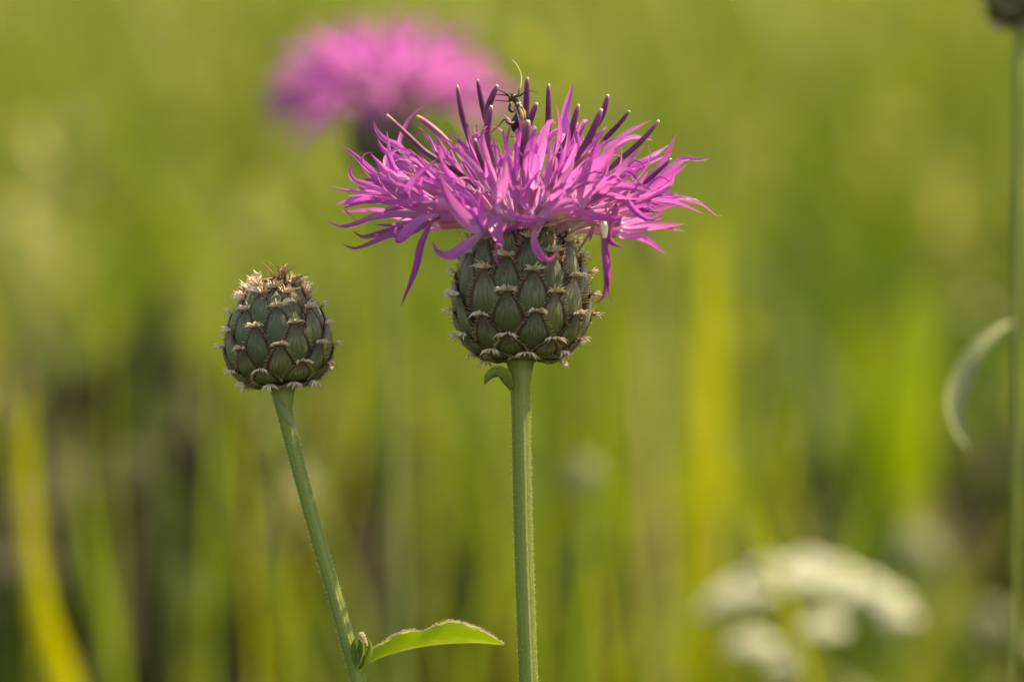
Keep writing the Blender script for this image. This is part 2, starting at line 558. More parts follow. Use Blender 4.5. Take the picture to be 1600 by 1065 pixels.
def hairs(tg, P, radii, count, L, parent):
    """fine down on a stem, one joined part"""
    g = Geo()
    T = tangents(P)
    n = len(P)
    for _ in range(count):
        x = random.random() * (n - 1)
        k = min(int(x), n - 2)
        p = P[k].lerp(P[k + 1], x - k)
        t = T[k]
        xr = x / (n - 1) * (len(radii) - 1)
        kr = min(int(xr), len(radii) - 2)
        r = radii[kr] + (radii[kr + 1] - radii[kr]) * (xr - kr)
        d = Vector((random.gauss(0, 1), random.gauss(0, 1), random.gauss(0, 1)))
        d = (d - t * d.dot(t)).normalized()
        spike(g, p + d * r * 0.95, d + t * random.uniform(-0.9, 0.9), L * random.uniform(0.5, 1.3), 0.022e-3, t * random.uniform(-1, 1))
    return part(g, 'down', M['hair'], tg, parent, stuff=True)

# ------------------------------------------------------------------ ground
gg = Geo()
nx, ny = 60, 60
xs = np.sign(np.linspace(-1, 1, nx)) * np.abs(np.linspace(-1, 1, nx)) ** 2.5 * 400
ys = np.sign(np.linspace(-1, 1, ny)) * np.abs(np.linspace(-1, 1, ny)) ** 2.5 * 400
vv = [(x, y, -0.004 + 0.004 * math.sin(x * 7.1) * math.cos(y * 5.3)) for y in ys for x in xs]
ff = [(j * nx + i, j * nx + i + 1, (j + 1) * nx + i + 1, (j + 1) * nx + i) for j in range(ny - 1) for i in range(nx - 1)]
gg.add(vv, ff, [(0, 0)] * len(vv))
go = gg.build('ground', M['ground'], None)
go['kind'] = 'structure'
go['label'] = 'olive brown meadow ground under the grass'

# ------------------------------------------------------------------ meadow grass (nobody could count it)
def field(x, y, s, seed):
    r = np.random.default_rng(seed)
    out = np.zeros_like(x)
    for _ in range(9):
        a, b, c, d = r.normal(0, 1 / s), r.normal(0, 1 / s), r.uniform(0, 6.28), r.uniform(0.5, 1)
        out += d * np.sin(a * x + b * y + c)
    return out / 3.2

def grass_patch(n, xr, yr, hr, wr, wedge=None, lean=0.25, seg=4, thr=None, heads=None, tmid=0.42, tsd=0.13):
    x = rng.uniform(*xr, n); y = rng.uniform(*yr, n)
    if thr is not None:
        kp = field(x, y, thr[1], 21) > thr[0]
        x, y = x[kp], y[kp]
    if wedge:
        keep = np.abs(x) < wedge[0] + wedge[1] * (y + 0.75)
        x, y = x[keep], y[keep]
    n = len(x)
    clump = field(x, y, 0.10, 3) * 0.6 + field(x, y, 0.45, 5) * 0.6
    h = rng.uniform(*hr, n) * (1 + 0.22 * np.clip(clump, -1.5, 1.5))
    wd = rng.uniform(*wr, n)
    az = rng.uniform(0, 2 * np.pi, n)
    ln = np.abs(rng.normal(lean, lean * 0.6, n)) * h
    la = rng.uniform(0, 2 * np.pi, n)
    dx, dy = np.cos(la) * ln, np.sin(la) * ln
    tint = np.clip(tmid + 0.22 * field(x, y, 0.16, 8) + 0.12 * field(x, y, 0.6, 9) + rng.normal(0, tsd, n), 0, 1)
    if heads is not None:
        heads.append(np.stack([x + dx, y + dy, h * (1 - 0.12 * (ln / h) * 2) - 0.006], 1))
    V = np.zeros((n, seg + 1, 2, 3), np.float32)
    for i in range(seg + 1):
        t = i / seg
        cx, cy = x + dx * t ** 2, y + dy * t ** 2
        cz = h * t * (1 - 0.12 * t * (ln / h) * 2) - 0.006
        ww = wd * 0.5 * (1 - t ** 2.2 * 0.93)
        a2 = az + t * 0.8
        for sidx, sg in enumerate((-1, 1)):
            V[:, i, sidx, 0] = cx + sg * np.cos(a2) * ww
            V[:, i, sidx, 1] = cy + sg * np.sin(a2) * ww
            V[:, i, sidx, 2] = cz
    UV = np.zeros((n, seg + 1, 2, 2), np.float32)
    UV[..., 0] = tint[:, None, None]
    UV[..., 1] = (np.arange(seg + 1) / seg)[None, :, None]
    b = (np.arange(n) * (seg + 1) * 2)[:, None, None]
    q = (np.arange(seg) * 2)[None, :, None]
    F = b + q + np.array([0, 1, 3, 2])[None, None, :]
    return V.reshape(-1, 3), F.reshape(-1, 4), UV.reshape(-1, 2)

def leaf_patch(n, yr, wedge, zr, size):
    """broad herb leaves among the grass"""
    y = rng.uniform(*yr, n)
    x = rng.uniform(-1, 1, n) * (wedge[0] + wedge[1] * (y + 0.75))
    z = rng.uniform(*zr, n)
    L = rng.uniform(*size, n)
    W = L * rng.uniform(0.22, 0.45, n)
    d = rng.normal(0, 1, (n, 3)); d[:, 2] = np.abs(d[:, 2]) * 0.8 + 0.15
    d /= np.linalg.norm(d, axis=1)[:, None]
    s = np.cross(d, rng.normal(0, 1, (n, 3))); s /= np.linalg.norm(s, axis=1)[:, None]
    nn = np.cross(d, s)
    c = np.stack([x, y, z], 1)
    ts = [0, .3, .65, 1]; ws = [0.12, 0.9, 0.8, 0.04]
    V = np.zeros((n, 4, 3, 3), np.float32)
    for i, (t, wv) in enumerate(zip(ts, ws)):
        ctr = c + d * (L * t)[:, None] - nn * (L * 0.25 * t * t)[:, None]
        for k, u in enumerate((-1, 0, 1)):
            V[:, i, k] = ctr + s * (W * 0.5 * wv * u)[:, None] + nn * (W * 0.15 * abs(u))[:, None]
    UV = np.zeros((n, 4, 3, 2), np.float32)
    UV[..., 0] = np.clip(rng.normal(0.35, 0.18, n), 0, 1)[:, None, None]
    UV[..., 1] = 0.5
    b = (np.arange(n) * 12)[:, None, None]
    q = np.array([0, 1, 3, 4, 6, 7])[None, :, None]
    F = b + q + np.array([0, 1, 4, 3])[None, None, :]
    return V.reshape(-1, 3), F.reshape(-1, 4), UV.reshape(-1, 2)

def stuff_mesh(name, chunks, m, label, cat):
    vo, V, F, U = 0, [], [], []
    for v, f, u in chunks:
        V.append(v); F.append(f + vo); U.append(u); vo += len(v)
    V = np.concatenate(V); F = np.concatenate(F); U = np.concatenate(U)
    me = bpy.data.meshes.new(name)
    me.vertices.add(len(V)); me.loops.add(F.size); me.polygons.add(len(F))
    me.vertices.foreach_set('co', V.ravel())
    me.loops.foreach_set('vertex_index', F.ravel().astype(np.int32))
    me.polygons.foreach_set('loop_start', np.arange(0, F.size, 4, dtype=np.int32))
    me.polygons.foreach_set('loop_total', np.full(len(F), 4, np.int32))
    me.polygons.foreach_set('use_smooth', np.ones(len(F), bool))
    ul = me.uv_layers.new(name='UVMap')
    ul.data.foreach_set('uv', U[F.ravel()].astype(np.float32).ravel())
    me.materials.append(m)
    me.update(); me.validate()
    o = bpy.data.objects.new(name, me)
    col.objects.link(o)
    o['kind'] = 'stuff'; o['label'] = label; o['category'] = cat
    return o

tips = []
chunks = [
    grass_patch(9000, (-1.6, 1.6), (-0.5, 0.45), (0.10, 0.24), (0.003, 0.006), None, 0.3),
    grass_patch(11000, (-1.5, 1.5), (0.64, 1.5), (0.22, 0.40), (0.003, 0.007), (0.30, 0.35), 0.25, thr=(0.0, 0.07)),
    grass_patch(32000, (-2.6, 2.6), (1.3, 3.2), (0.22, 0.40), (0.004, 0.009), (0.50, 0.60), 0.3, thr=(-0.35, 0.10)),
    grass_patch(32000, (-6.0, 6.0), (3.0, 7.0), (0.20, 0.36), (0.006, 0.012), (0.50, 0.70), 0.35, tmid=0.50),
    grass_patch(30000, (-14.0, 14.0), (7.0, 18.0), (0.20, 0.36), (0.010, 0.022), (0.6, 0.75), 0.4, 3, tmid=0.52),
    grass_patch(26000, (-45, 45), (17, 60), (0.20, 0.40), (0.03, 0.06), (1.0, 0.75), 0.4, 2, tmid=0.52),
    grass_patch(1500, (-1.5, 1.5), (0.8, 2.6), (0.26, 0.50), (0.002, 0.0065), (0.25, 0.3), 0.65, 6, heads=tips, tmid=0.48, tsd=0.24),
    grass_patch(1700, (-2.5, 2.5), (2.4, 7.0), (0.36, 0.60), (0.005, 0.012), (0.3, 0.3), 0.3, 6, heads=tips, tmid=0.5, tsd=0.22),
]
def head_patch(tp):
    """loose seed heads at the tips of the tall stalks"""
    n = len(tp)
    per = 9
    c = np.repeat(tp, per, 0)
    m_ = len(c)
    fr_ = np.tile(np.arange(per) / per, n)
    c = c + np.stack([rng.normal(0, .004, m_), rng.normal(0, .004, m_), -fr_ * .05 + .008], 1)
    d = rng.normal(0, .6, (m_, 3)); d[:, 2] += 1
    d /= np.linalg.norm(d, axis=1)[:, None]
    s_ = np.cross(d, rng.normal(0, 1, (m_, 3))); s_ /= np.linalg.norm(s_, axis=1)[:, None]
    L = .014; W = .004
    V = np.stack([c - s_ * W * .3, c + s_ * W * .3, c + d * L * .6 + s_ * W, c + d * L * .6 - s_ * W], 1).astype(np.float32)
    U = np.zeros((m_, 4, 2), np.float32); U[..., 0] = np.repeat(rng.uniform(.65, 1.0, n), per)[:, None]; U[..., 1] = .5
    F = (np.arange(m_) * 4)[:, None] + np.array([0, 1, 2, 3])[None]
    return V.reshape(-1, 3), F, U.reshape(-1, 2)
tp = np.concatenate(tips)
chunks.append(head_patch(tp[rng.random(len(tp)) < .7]))
stuff_mesh('meadow_grass', chunks, M['grass'], 'dense sunlit yellow green meadow grass filling the background', 'grass')
lv = [leaf_patch(900, (0.7, 2.0), (0.25, 0.3), (0.05, 0.26), (0.04, 0.09)),
      leaf_patch(1500, (2.0, 6.0), (0.3, 0.3), (0.08, 0.28), (0.05, 0.12))]
stuff_mesh('meadow_leaves', lv, M['grass'], 'broad herb leaves mixed low among the blurred grass', 'leaves')

def shade_leaf_patch(n, xr, yr, top):  # dark leaves added to stand in for the deep shade between the stalks
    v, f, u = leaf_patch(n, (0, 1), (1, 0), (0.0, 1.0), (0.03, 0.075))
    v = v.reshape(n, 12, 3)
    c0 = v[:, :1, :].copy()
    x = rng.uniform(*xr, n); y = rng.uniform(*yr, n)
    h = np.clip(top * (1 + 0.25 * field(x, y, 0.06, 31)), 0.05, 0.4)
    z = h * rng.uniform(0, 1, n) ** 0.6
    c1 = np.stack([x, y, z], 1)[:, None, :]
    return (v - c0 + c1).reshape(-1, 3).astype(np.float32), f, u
th_ = [shade_leaf_patch(2600, (-0.30, -0.07), (0.75, 1.4), 0.285), shade_leaf_patch(3200, (-0.08, 0.10), (0.8, 1.5), 0.245),
       shade_leaf_patch(3200, (0.08, 0.32), (0.85, 1.6), 0.225), shade_leaf_patch(2600, (-0.45, 0.45), (1.5, 2.4), 0.12)]
M['shade_leaf'] = leafy('shade_dark_leaf', [(0.0, (0.022, 0.022, 0.007)), (0.5, (0.045, 0.036, 0.014)), (1.0, (0.085, 0.060, 0.028))], src='u', trans=0.15, rough=0.8, noise=0.4, nscale=60, bump=0)  # shade low in the grass is put into this dark colour
stuff_mesh('shade_undergrowth', th_, M['shade_leaf'], 'dark brown-olive tangle of leaves added as the deep shade low between the grass', 'undergrowth')

# ------------------------------------------------------------------ the flowering knapweed
def ground_under(p, dx=0.0, dy=0.0):
    return Vector((p.x + dx, p.y + dy, 0.0))

p_bottom = at(815, 566)
KB = ground_under(p_bottom, 0.012, 0.006)
kn = thing('knapweed_flower', 'sharp magenta knapweed in full bloom on a straight ribbed stem', 'flower', KB)
axis_main = (UP + FWD * 0.055 + RIGHT * 0.0).normalized()
PROF = [(18, 0), (46, 4), (70, 15), (88, 36), (99, 64), (102, 98), (97, 134), (85, 170), (68, 198), (60, 214)]
HM = Head(p_bottom, axis_main, PROF, KMM)
MM = 0.001

# stem
spts = [at(813, 556), at(813, 590), at(814, 650), at(816, 760), at(819, 880), at(826, 1065)]
low = at(826, 1065)
spts += [Vector((low.x + 0.004, low.y + 0.001, low.z - 0.14)), Vector((KB.x, KB.y, 0.12)), Vector((KB.x, KB.y, -0.004))]
srad = [2.2 * MM, 1.5 * MM, 1.42 * MM, 1.38 * MM, 1.36 * MM, 1.4 * MM, 1.5 * MM, 1.6 * MM, 1.8 * MM, 1.9 * MM]
rr = [2.3, 1.75, 1.55, 1.5, 1.46, 1.44, 1.43, 1.42, 1.42, 1.45, 1.5, 1.55, 1.6, 1.65, 1.7, 1.75, 1.8, 1.85, 1.9]
g = Geo()
def stem_r(top, thin, low):
    def f(d):
        a = thin + (top - thin) * math.exp(-d / 0.0022)
        return (a + (low - thin) * min(max(d - 0.05, 0) / 0.35, 1)) * MM
    return f
SP = tube(g, spts, stem_r(2.2, 1.36, 1.8), n=120, sides=30, ridge=0.055, nridge=6)
st = part(g, 'stem', M['stem'], kn)
hairs(kn, SP[:18], [1.5 * MM, 1.36 * MM], 2600, 0.34 * MM, st)

lathe_core(HM, kn, KMM)
RINGS = [(550, 8, 0.34, 34), (524, -14, 0.33, 54), (491, 9, 0.30, 78), (459, -15, 0.29, 88), (430, 8, 0.285, 90), (404, -15, 0.28, 88), (382, 8, 0.28, 84), (364, -14, 0.27, 76)]
for ytip, off, half, ln in RINGS:
    for q in range(8):
        th = R(off + q * 45 + random.uniform(-4.5, 4.5))
        arc1 = HM.arc_of_h((566 - ytip + random.uniform(-6, 6)) * KMM)
        bract(HM, kn, th, arc1, ln * KMM, half * random.uniform(0.88, 1.08), MM, open_out=-0.4 if ytip > 540 else (-.15 if ytip > 515 else 0))

# small curled leaf below the head
g = Geo()
ribbon(g, [at(798, 608, -1), at(788, 595, -2), at(776, 585, -3), at(766, 588, -3.5), at(757, 600, -3)], 2.3 * MM, (VIEW + UP * 0.6).normalized(), gutter=0.9, n=12)
part(g, 'leaflet', M['stem'], kn)

RC = HM.o + HM.a * (200 * KMM)       # receptacle, top of the head
def tube_floret(throat, r_end=1.15 * MM, src=None, m='tube'):
    g = Geo()
    src = src if src is not None else RC
    mid = src.lerp(throat, 0.5) + UP * 0.6 * MM
    tube(g, [src, mid, throat], [0.55 * MM, 0.6 * MM, r_end], n=9, sides=8, cap=False, ridge=0.12, nridge=5)
    return part(g, 'floret', M[m], kn)

def petal(parent, pts, wpx, face=None, m='petal', **kw):
    g = Geo()
    kw.setdefault('gutter', random.uniform(0.5, 1.1))
    kw.setdefault('n', 16)
    ribbon(g, pts, wpx * KMM * 0.98, face if face is not None else jitface(0.45), **kw)
    return part(g, 'petal', M[m], kn, parent)

def hand_floret(throat, petals, src=None, m='petal'):
    """throat = (px, py, depth mm); petals = [(width px, depth at tip mm, [(px, py)...])]"""
    T0 = at(*throat)
    fo = tube_floret(T0, src=src)
    for spec in petals:
        wpx, dtip, pts = spec[:3]
        mm_ = spec[3] if len(spec) > 3 else m
        P2 = []
        d0 = throat[2]
        n = len(pts)
        if math.hypot(pts[0][0] - throat[0], pts[0][1] - throat[1]) > 9:
            P2.append(T0)
        for i, (x, y) in enumerate(pts):
            t = (i + (1 if P2 and P2[0] is T0 else 0)) / n
            P2.append(at(x, y, d0 + (dtip - d0) * min(t, 1)))
        petal(fo, P2, wpx, m=mm_)
    return fo

def src_at(px, dep):
    return at(px, 352, dep)

# hand placed outer florets, left side
hand_floret((655, 262, 7), [
    (11, 12, [(621, 228), (602, 219), (589, 204), (584, 189)]),
    (11, 9, [(615, 243), (599, 233), (592, 222), (589, 215)]),
    (14, 8, [(632, 262), (615, 250), (604, 244)]),
    (8, 14, [(625, 236), (624, 220), (632, 198), (647, 177), (664, 163)]),
    (11, 5, [(640, 250), (660, 262), (666, 275)])], src_at(795, 3))
hand_floret((640, 285, -1), [
    (12, 2, [(596, 278), (577, 265), (561, 249), (533, 226)]),
    (7, -2, [(590, 274), (572, 262), (565, 253), (569, 242), (585, 238)]),
    (13, -5, [(636, 294), (615, 276), (596, 258), (579, 240)]),
    (9, 3, [(604, 262), (602, 250), (611, 238), (628, 233), (645, 240)])], src_at(790, -2))
hand_floret((645, 305, 2), [
    (13, 4, [(596, 298), (572, 290), (551, 281), (546, 268), (552, 251)]),
    (9, 8, [(599, 303), (572, 301), (540, 298), (513, 291)]),
    (10, -5, [(628, 314), (604, 298), (592, 282), (589, 262)]),
    (14, 8, [(610, 305), (580, 300), (560, 292)])], src_at(790, 0))
hand_floret((680, 318, -10), [
    (15, -16, [(637, 318), (640, 298), (658, 273), (684, 248)]),
    (9, -13, [(660, 303), (658, 287), (666, 274)]),
    (13, -12, [(655, 322), (640, 320), (628, 316)])], src_at(795, -6))
hand_floret((655, 320, 4), [
    (24, 9, [(621, 318), (580, 316), (545, 318), (526, 320)]),
    (6, 8, [(560, 319), (537, 327), (545, 334), (558, 345)]),
    (14, 0, [(625, 330), (600, 336), (585, 342)])], src_at(792, 2))
hand_floret((690, 330, -4), [
    (16, 3, [(655, 338), (616, 338), (580, 343), (562, 350), (532, 355), (508, 344)]),
    (10, 1, [(639, 350), (607, 353), (586, 351)]),
    (16, 2, [(660, 345), (640, 340), (622, 345)])], src_at(790, -4))
hand_floret((690, 338, -6), [
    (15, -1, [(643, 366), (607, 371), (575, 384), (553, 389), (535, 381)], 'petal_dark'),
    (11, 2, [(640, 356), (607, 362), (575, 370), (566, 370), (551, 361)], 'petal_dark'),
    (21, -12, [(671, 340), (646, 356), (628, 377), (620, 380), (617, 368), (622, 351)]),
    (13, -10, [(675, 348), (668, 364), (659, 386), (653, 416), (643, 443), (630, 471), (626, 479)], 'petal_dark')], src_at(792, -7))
# front florets
hand_floret((757, 362, -14), [
    (25, -21, [(745, 362), (731, 354), (710, 333), (696, 308), (686, 271)]),
    (15, -18, [(745, 336), (728, 324), (722, 305)]),
    (13, -19, [(756, 350), (751, 326), (753, 294)]),
    (18, -19, [(742, 372), (721, 388), (699, 400), (683, 395), (674, 375)]),
    (12, -16, [(760, 360), (745, 352), (735, 345)])], src_at(800, -7))
hand_floret((775, 335, -13), [
    (22, -19, [(774, 324), (779, 311), (787, 285), (790, 255)]),
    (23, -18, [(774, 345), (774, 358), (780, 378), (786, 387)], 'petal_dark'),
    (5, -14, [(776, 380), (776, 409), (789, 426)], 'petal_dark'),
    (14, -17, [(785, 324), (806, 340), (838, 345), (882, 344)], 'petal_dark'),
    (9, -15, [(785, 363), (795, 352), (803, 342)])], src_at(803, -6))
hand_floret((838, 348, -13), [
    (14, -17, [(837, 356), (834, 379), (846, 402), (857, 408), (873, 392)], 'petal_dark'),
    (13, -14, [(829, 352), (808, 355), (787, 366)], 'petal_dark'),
    (9, -15, [(826, 327), (813, 315), (817, 299), (803, 284)]),
    (16, -17, [(845, 338), (862, 325), (880, 318), (900, 319), (909, 334)])], src_at(822, -7))
# right side
hand_floret((905, 328, -8), [
    (14, -13, [(914, 333), (938, 342), (963, 343), (983, 332)], 'petal_dark'),
    (20, -10, [(940, 298), (974, 295), (1014, 300)]),
    (12, -13, [(950, 305), (982, 317), (996, 333), (1016, 344), (1035, 334), (1036, 317)]),
    (31, -13, [(918, 287), (945, 254), (964, 222)]),
    (12, -14, [(920, 268), (938, 230), (960, 218), (973, 216)])], src_at(830, -5))
hand_floret((945, 300, 0), [
    (9, -4, [(991, 310), (1004, 327), (1034, 332)], 'petal_dark'),
    (14, -6, [(999, 313), (1024, 307), (1045, 291), (1050, 273), (1045, 255)]),
    (13, 5, [(1000, 312), (1024, 313), (1045, 315), (1067, 311), (1087, 315), (1104, 325), (1119, 337), (1129, 338)]),
    (17, 8, [(985, 300), (1008, 295), (1035, 278), (1055, 261), (1068, 249), (1092, 251), (1108, 248)]),
    (15, -7, [(950, 288), (962, 276), (982, 269), (991, 279), (987, 287)])], src_at(835, 0))
hand_floret((930, 275, 6), [
    (14, 12, [(965, 271), (999, 259), (1031, 247), (1049, 242)]),
    (9, 4, [(975, 276), (991, 271), (1004, 262), (1019, 275)]),
    (11, 15, [(985, 264), (1008, 252), (1028, 239), (1046, 226)]),
    (12, 12, [(950, 235), (972, 215), (994, 200), (1017, 189)]),
    (15, 13, [(950, 245), (968, 227), (994, 215), (1020, 220)])], src_at(832, 4))
hand_floret((905, 258, 5), [
    (13, 8, [(925, 228), (943, 206), (949, 197)]),
    (15, 12, [(900, 230), (906, 211), (918, 189), (927, 194)]),
    (18, 13, [(880, 220), (879, 211), (885, 166), (895, 129)]),
    (14, 6, [(905, 240), (900, 215), (893, 196)])], src_at(825, 3))
# hanging withered floret on the right
hand_floret((945, 338, -7), [
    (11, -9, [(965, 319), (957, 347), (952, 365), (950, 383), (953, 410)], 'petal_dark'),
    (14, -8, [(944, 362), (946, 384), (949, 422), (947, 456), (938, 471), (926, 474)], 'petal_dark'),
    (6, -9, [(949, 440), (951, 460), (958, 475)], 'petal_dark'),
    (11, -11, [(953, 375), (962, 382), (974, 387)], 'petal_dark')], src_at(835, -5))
g = Geo(); tube(g, [at(930, 345, -8), at(925, 358, -8), at(912, 379, -9), at(898, 400, -9)], [0.3 * MM, 0.22 * MM, 0.15 * MM], sides=5)
part(g, 'withered_thread', M['stamen_pale'], kn)
g = Geo(); tube(g, [at(926, 356, -8), at(924, 366, -8), at(921, 377, -8)], [0.25 * MM, 0.2 * MM, 0.1 * MM], sides=5)
part(g, 'withered_thread', M['stamen_pale'], kn)
g = Geo(); tube(g, [at(938, 340, -9), at(943, 352, -9), at(945, 372, -9)], [0.5 * MM, 0.65 * MM, 0.3 * MM], sides=6)
part(g, 'withered_tube', M['cilia_pale'], kn)
# torn dry scale under the florets
g = Geo(); ribbon(g, [at(840, 352, -8), at(858, 347, -9), at(875, 345, -9), at(884, 340, -9)], 12 * KMM, jitface(0.2), gutter=1.2, wave=0.6, prof=lambda t: 0.7 + 0.3 * math.sin(t * 9))
part(g, 'dry_scale', M['dry'], kn)

# inner fertile florets, each with five narrow lobes
NF = 38
for i in range(NF):
    fr_ = math.sqrt((i + 0.5) / NF)
    th = i * 2.39996 + 0.4
    rad = HM.dirn(th)
    phi = R(6 + fr_ * 62 + random.uniform(-5, 5))
    # fewer deep ones in front so the hand placed florets show
    d = (HM.a * math.cos(phi) + rad * math.sin(phi)).normalized()
    src = RC + rad * fr_ * 5.2 * MM
    tl = random.uniform(7.0, 9.0) * MM
    thr = src + d * tl
    fo = tube_floret(thr, 0.85 * MM, src)
    e = d.cross(Vector((0.2, 0.3, 0.9))).normalized()
    f2 = d.cross(e)
    a0 = random.random() * 6.28
    for q in range(5):
        a = a0 + q * 1.2566 + random.uniform(-.25, .25)
        out = e * math.cos(a) + f2 * math.sin(a)
        sp = random.uniform(0.25, 0.60)
        L = random.uniform(6.5, 10.5) * MM
        p1 = thr + out * 0.8 * MM
        p2 = p1 + (d + out * sp * 0.6).normalized() * L * 0.5
        p3 = p2 + (d + out * sp * random.uniform(0.6, 1.7) + HM.a * random.uniform(-.25, .25)).normalized() * L * 0.5
        p4 = p3 + (d * .3 + out * random.uniform(-.2, 1.2) + HM.a * random.uniform(-.6, .4)).normalized() * random.uniform(.8, 2.2) * MM
        petal(fo, [thr - d * 0.5 * MM, p1, p2, p3, p4], random.uniform(8.5, 14), face=(-out + d * 0.2 + Vector((random.uniform(-.3, .3),) * 3)).normalized(), n=10, gutter=random.uniform(0.3, 0.8))
# larger sterile florets round the back
for q in range(11):
    th = R(95 + q * 17 + random.uniform(-5, 5))
    rad = HM.dirn(th)
    phi = R(random.uniform(58, 84))
    d = HM.a * math.cos(phi) + rad * math.sin(phi)
    src = RC + rad * 5.5 * MM
    thr = src + d * random.uniform(10, 12) * MM
    fo = tube_floret(thr, 1.2 * MM, src)
    e = d.cross(HM.a).normalized(); f2 = d.cross(e)
    for j in range(5):
        a = j * 1.2566 + random.uniform(-.3, .3)
        out = e * math.cos(a) + f2 * math.sin(a)
        L = random.uniform(9, 13) * MM
        p2 = thr + (d + out * 0.5).normalized() * L * 0.5
        p3 = p2 + (d + out * random.uniform(0.3, 1.2) + HM.a * random.uniform(-.3, .3)).normalized() * L * 0.5
        petal(fo, [thr - d * 0.5 * MM, thr + out * 1.0 * MM, p2, p3], random.uniform(11, 17), face=(-out + HM.a * .5).normalized(), n=12)

# dark stamen columns
STAM = [
    (10, 0, [(742, 250), (736, 225), (722, 178), (714, 133)]), (9, 5, [(764, 215), (758, 184), (751, 152), (746, 124)]),
    (11, 2, [(757, 200), (763, 167), (770, 149), (777, 133)]), (12, -6, [(774, 262), (769, 245), (761, 211), (764, 183), (768, 165)]),
    (10, -10, [(773, 286), (754, 255), (746, 232), (742, 217)]), (16, -10, [(818, 278), (819, 250), (821, 222), (825, 188)]),
    (11, 8, [(818, 215), (822, 171), (824, 121)]), (11, 1, [(818, 220), (827, 191), (839, 161)]),
    (10, 1, [(855, 240), (856, 215), (857, 183), (857, 131)]), (11, -4, [(864, 268), (872, 247), (890, 211), (904, 163)]),
    (12, -4, [(893, 268), (902, 250), (923, 211), (940, 170)]), (10, 3, [(925, 210), (943, 174), (950, 148)]),
    (8, 4, [(930, 240), (945, 218), (968, 193), (984, 173)]), (9, 0, [(935, 285), (960, 257), (994, 228), (1011, 211), (1030, 188)]),
    (7, -8, [(985, 302), (1013, 281), (1030, 266), (1049, 248)]), (8, -10, [(845, 300), (865, 286), (897, 260), (922, 236)], 'p'),
    (9, -8, [(735, 282), (700, 258), (667, 239), (640, 214), (620, 195), (604, 179)]), (10, 8, [(712, 235), (698, 220), (664, 190), (651, 181)], 'p'),
    (8, -11, [(745, 295), (727, 279), (693, 252), (679, 234)]),
]
for s in STAM:
    g = Geo()
    wd, dep, pts = s[:3]
    r = wd * 0.48 * KMM
    P2 = [at(x, y, dep + 1.5 - 1.5 * i / len(pts)) for i, (x, y) in enumerate(pts)]
    tube(g, P2, [r * .5, r * .6, r * .7, r * .95, r * 1.02, r * 1.05, r * 1.02, r * 0.98, r * 0.93, r * .86, r * .74, r * .4], n=26, sides=12, ridge=0.07, nridge=5)
    part(g, 'stamen_column', M['stamen_pale'] if len(s) > 3 else M['stamen'], kn)

# ------------------------------------------------------------------ the spent bud
b_bottom = at(440, 606)
BBASE = Vector((0.0035, 0.012, 0.0))
bd = thing('knapweed_seed_head', 'closed scaly brown-topped knapweed head on a leaning stem with a leaf', 'flower', BBASE)
axis_b = (UP - RIGHT * 0.075 + FWD * 0.04).normalized()
PROFB = [(17, 0), (40, 4), (60, 15), (74, 35), (79, 58), (78, 80), (71, 103), (58, 126), (42, 145), (31, 158)]
HB = Head(b_bottom, axis_b, PROFB, KMM)
low = at(560, 1065)
bs = [at(441, 598), at(441, 620), at(448, 655), at(480, 780), at(520, 920), low, Vector((low.x + 0.016, low.y + .002, low.z - 0.10)), Vector((BBASE.x, BBASE.y, 0.10)), Vector((BBASE.x, BBASE.y, -.004))]
g = Geo()
BR = [2.2, 1.75, 1.38, 1.25, 1.17, 1.12, 1.08, 1.06, 1.04, 1.04, 1.06, 1.1, 1.15, 1.2, 1.3, 1.4, 1.5, 1.6, 1.7]
BP = tube(g, bs, stem_r(2.1, 1.06, 1.6), n=120, sides=30, ridge=0.055, nridge=6)
bst = part(g, 'stem', M['stem'], bd)
hairs(bd, BP[:18], [1.2 * MM, 1.06 * MM], 2600, 0.32 * MM, bst)
lathe_core(HB, bd, KMM)
for ytip, off, half, ln in [(593, 24, 0.36, 28), (570, -20, 0.35, 44), (539, 3, 0.325, 66), (511, -20, 0.315, 76), (486, 4, 0.31, 78), (466, -19, 0.30, 74), (453, 4, 0.28, 66)]:
    for q in range(8):
        th = R(off + q * 45 + random.uniform(-3.5, 3.5))
        arc1 = HB.arc_of_h((606 - ytip + random.uniform(-4, 4)) * KMM)
        bract(HB, bd, th, arc1, ln * KMM, half * random.uniform(0.95, 1.05), 0.85 * MM, open_out=-0.45 if ytip > 590 else (-.15 if ytip > 560 else 0), pale=1.0 if ytip > 480 else 1.25)
# tall pale scale tips round the opening
for th, h0, tall, wd_ in ((-60, 140, 30, 17), (-78, 132, 24, 16), (-45, 148, 30, 15), (-25, 150, 12, 11), (40, 148, 16, 12), (70, 146, 14, 12), (115, 148, 18, 14), (165, 148, 20, 14), (-140, 148, 24, 14), (-105, 146, 20, 14)):
    th = R(th)
    p = HB.pt(HB.arc_of_h(h0 * KMM), th, 0.3 * MM)
    up, n_, sd = HB.frame(HB.arc_of_h(h0 * KMM), th)
    g = Geo()
    ribbon(g, [p - up * 2 * MM, p, p + up * tall * 0.5 * KMM + n_ * 0.5 * MM, p + up * tall * KMM + n_ * 0.7 * MM], wd_ * KMM, n_, gutter=-0.5, n=8, prof=lambda t: 1 - 0.6 * t)
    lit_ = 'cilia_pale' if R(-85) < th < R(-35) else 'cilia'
    sc = part(g, 'dry_scale', M[lit_], bd)
    fr = Geo()
    for k in range(22):
        t = random.random()
        b0 = p + up * tall * t * KMM + n_ * t * MM
        d = sd * random.choice((-1, 1)) * random.uniform(.3, 1) + up * random.uniform(0, .6) + n_ * random.uniform(.2, .9)
        spike(fr, b0, d, random.uniform(.8, 1.5) * MM, 0.08 * MM, sd * random.uniform(-.5, .5), 0)
    part(fr, 'fringe', M[lit_], bd, sc, stuff=True)
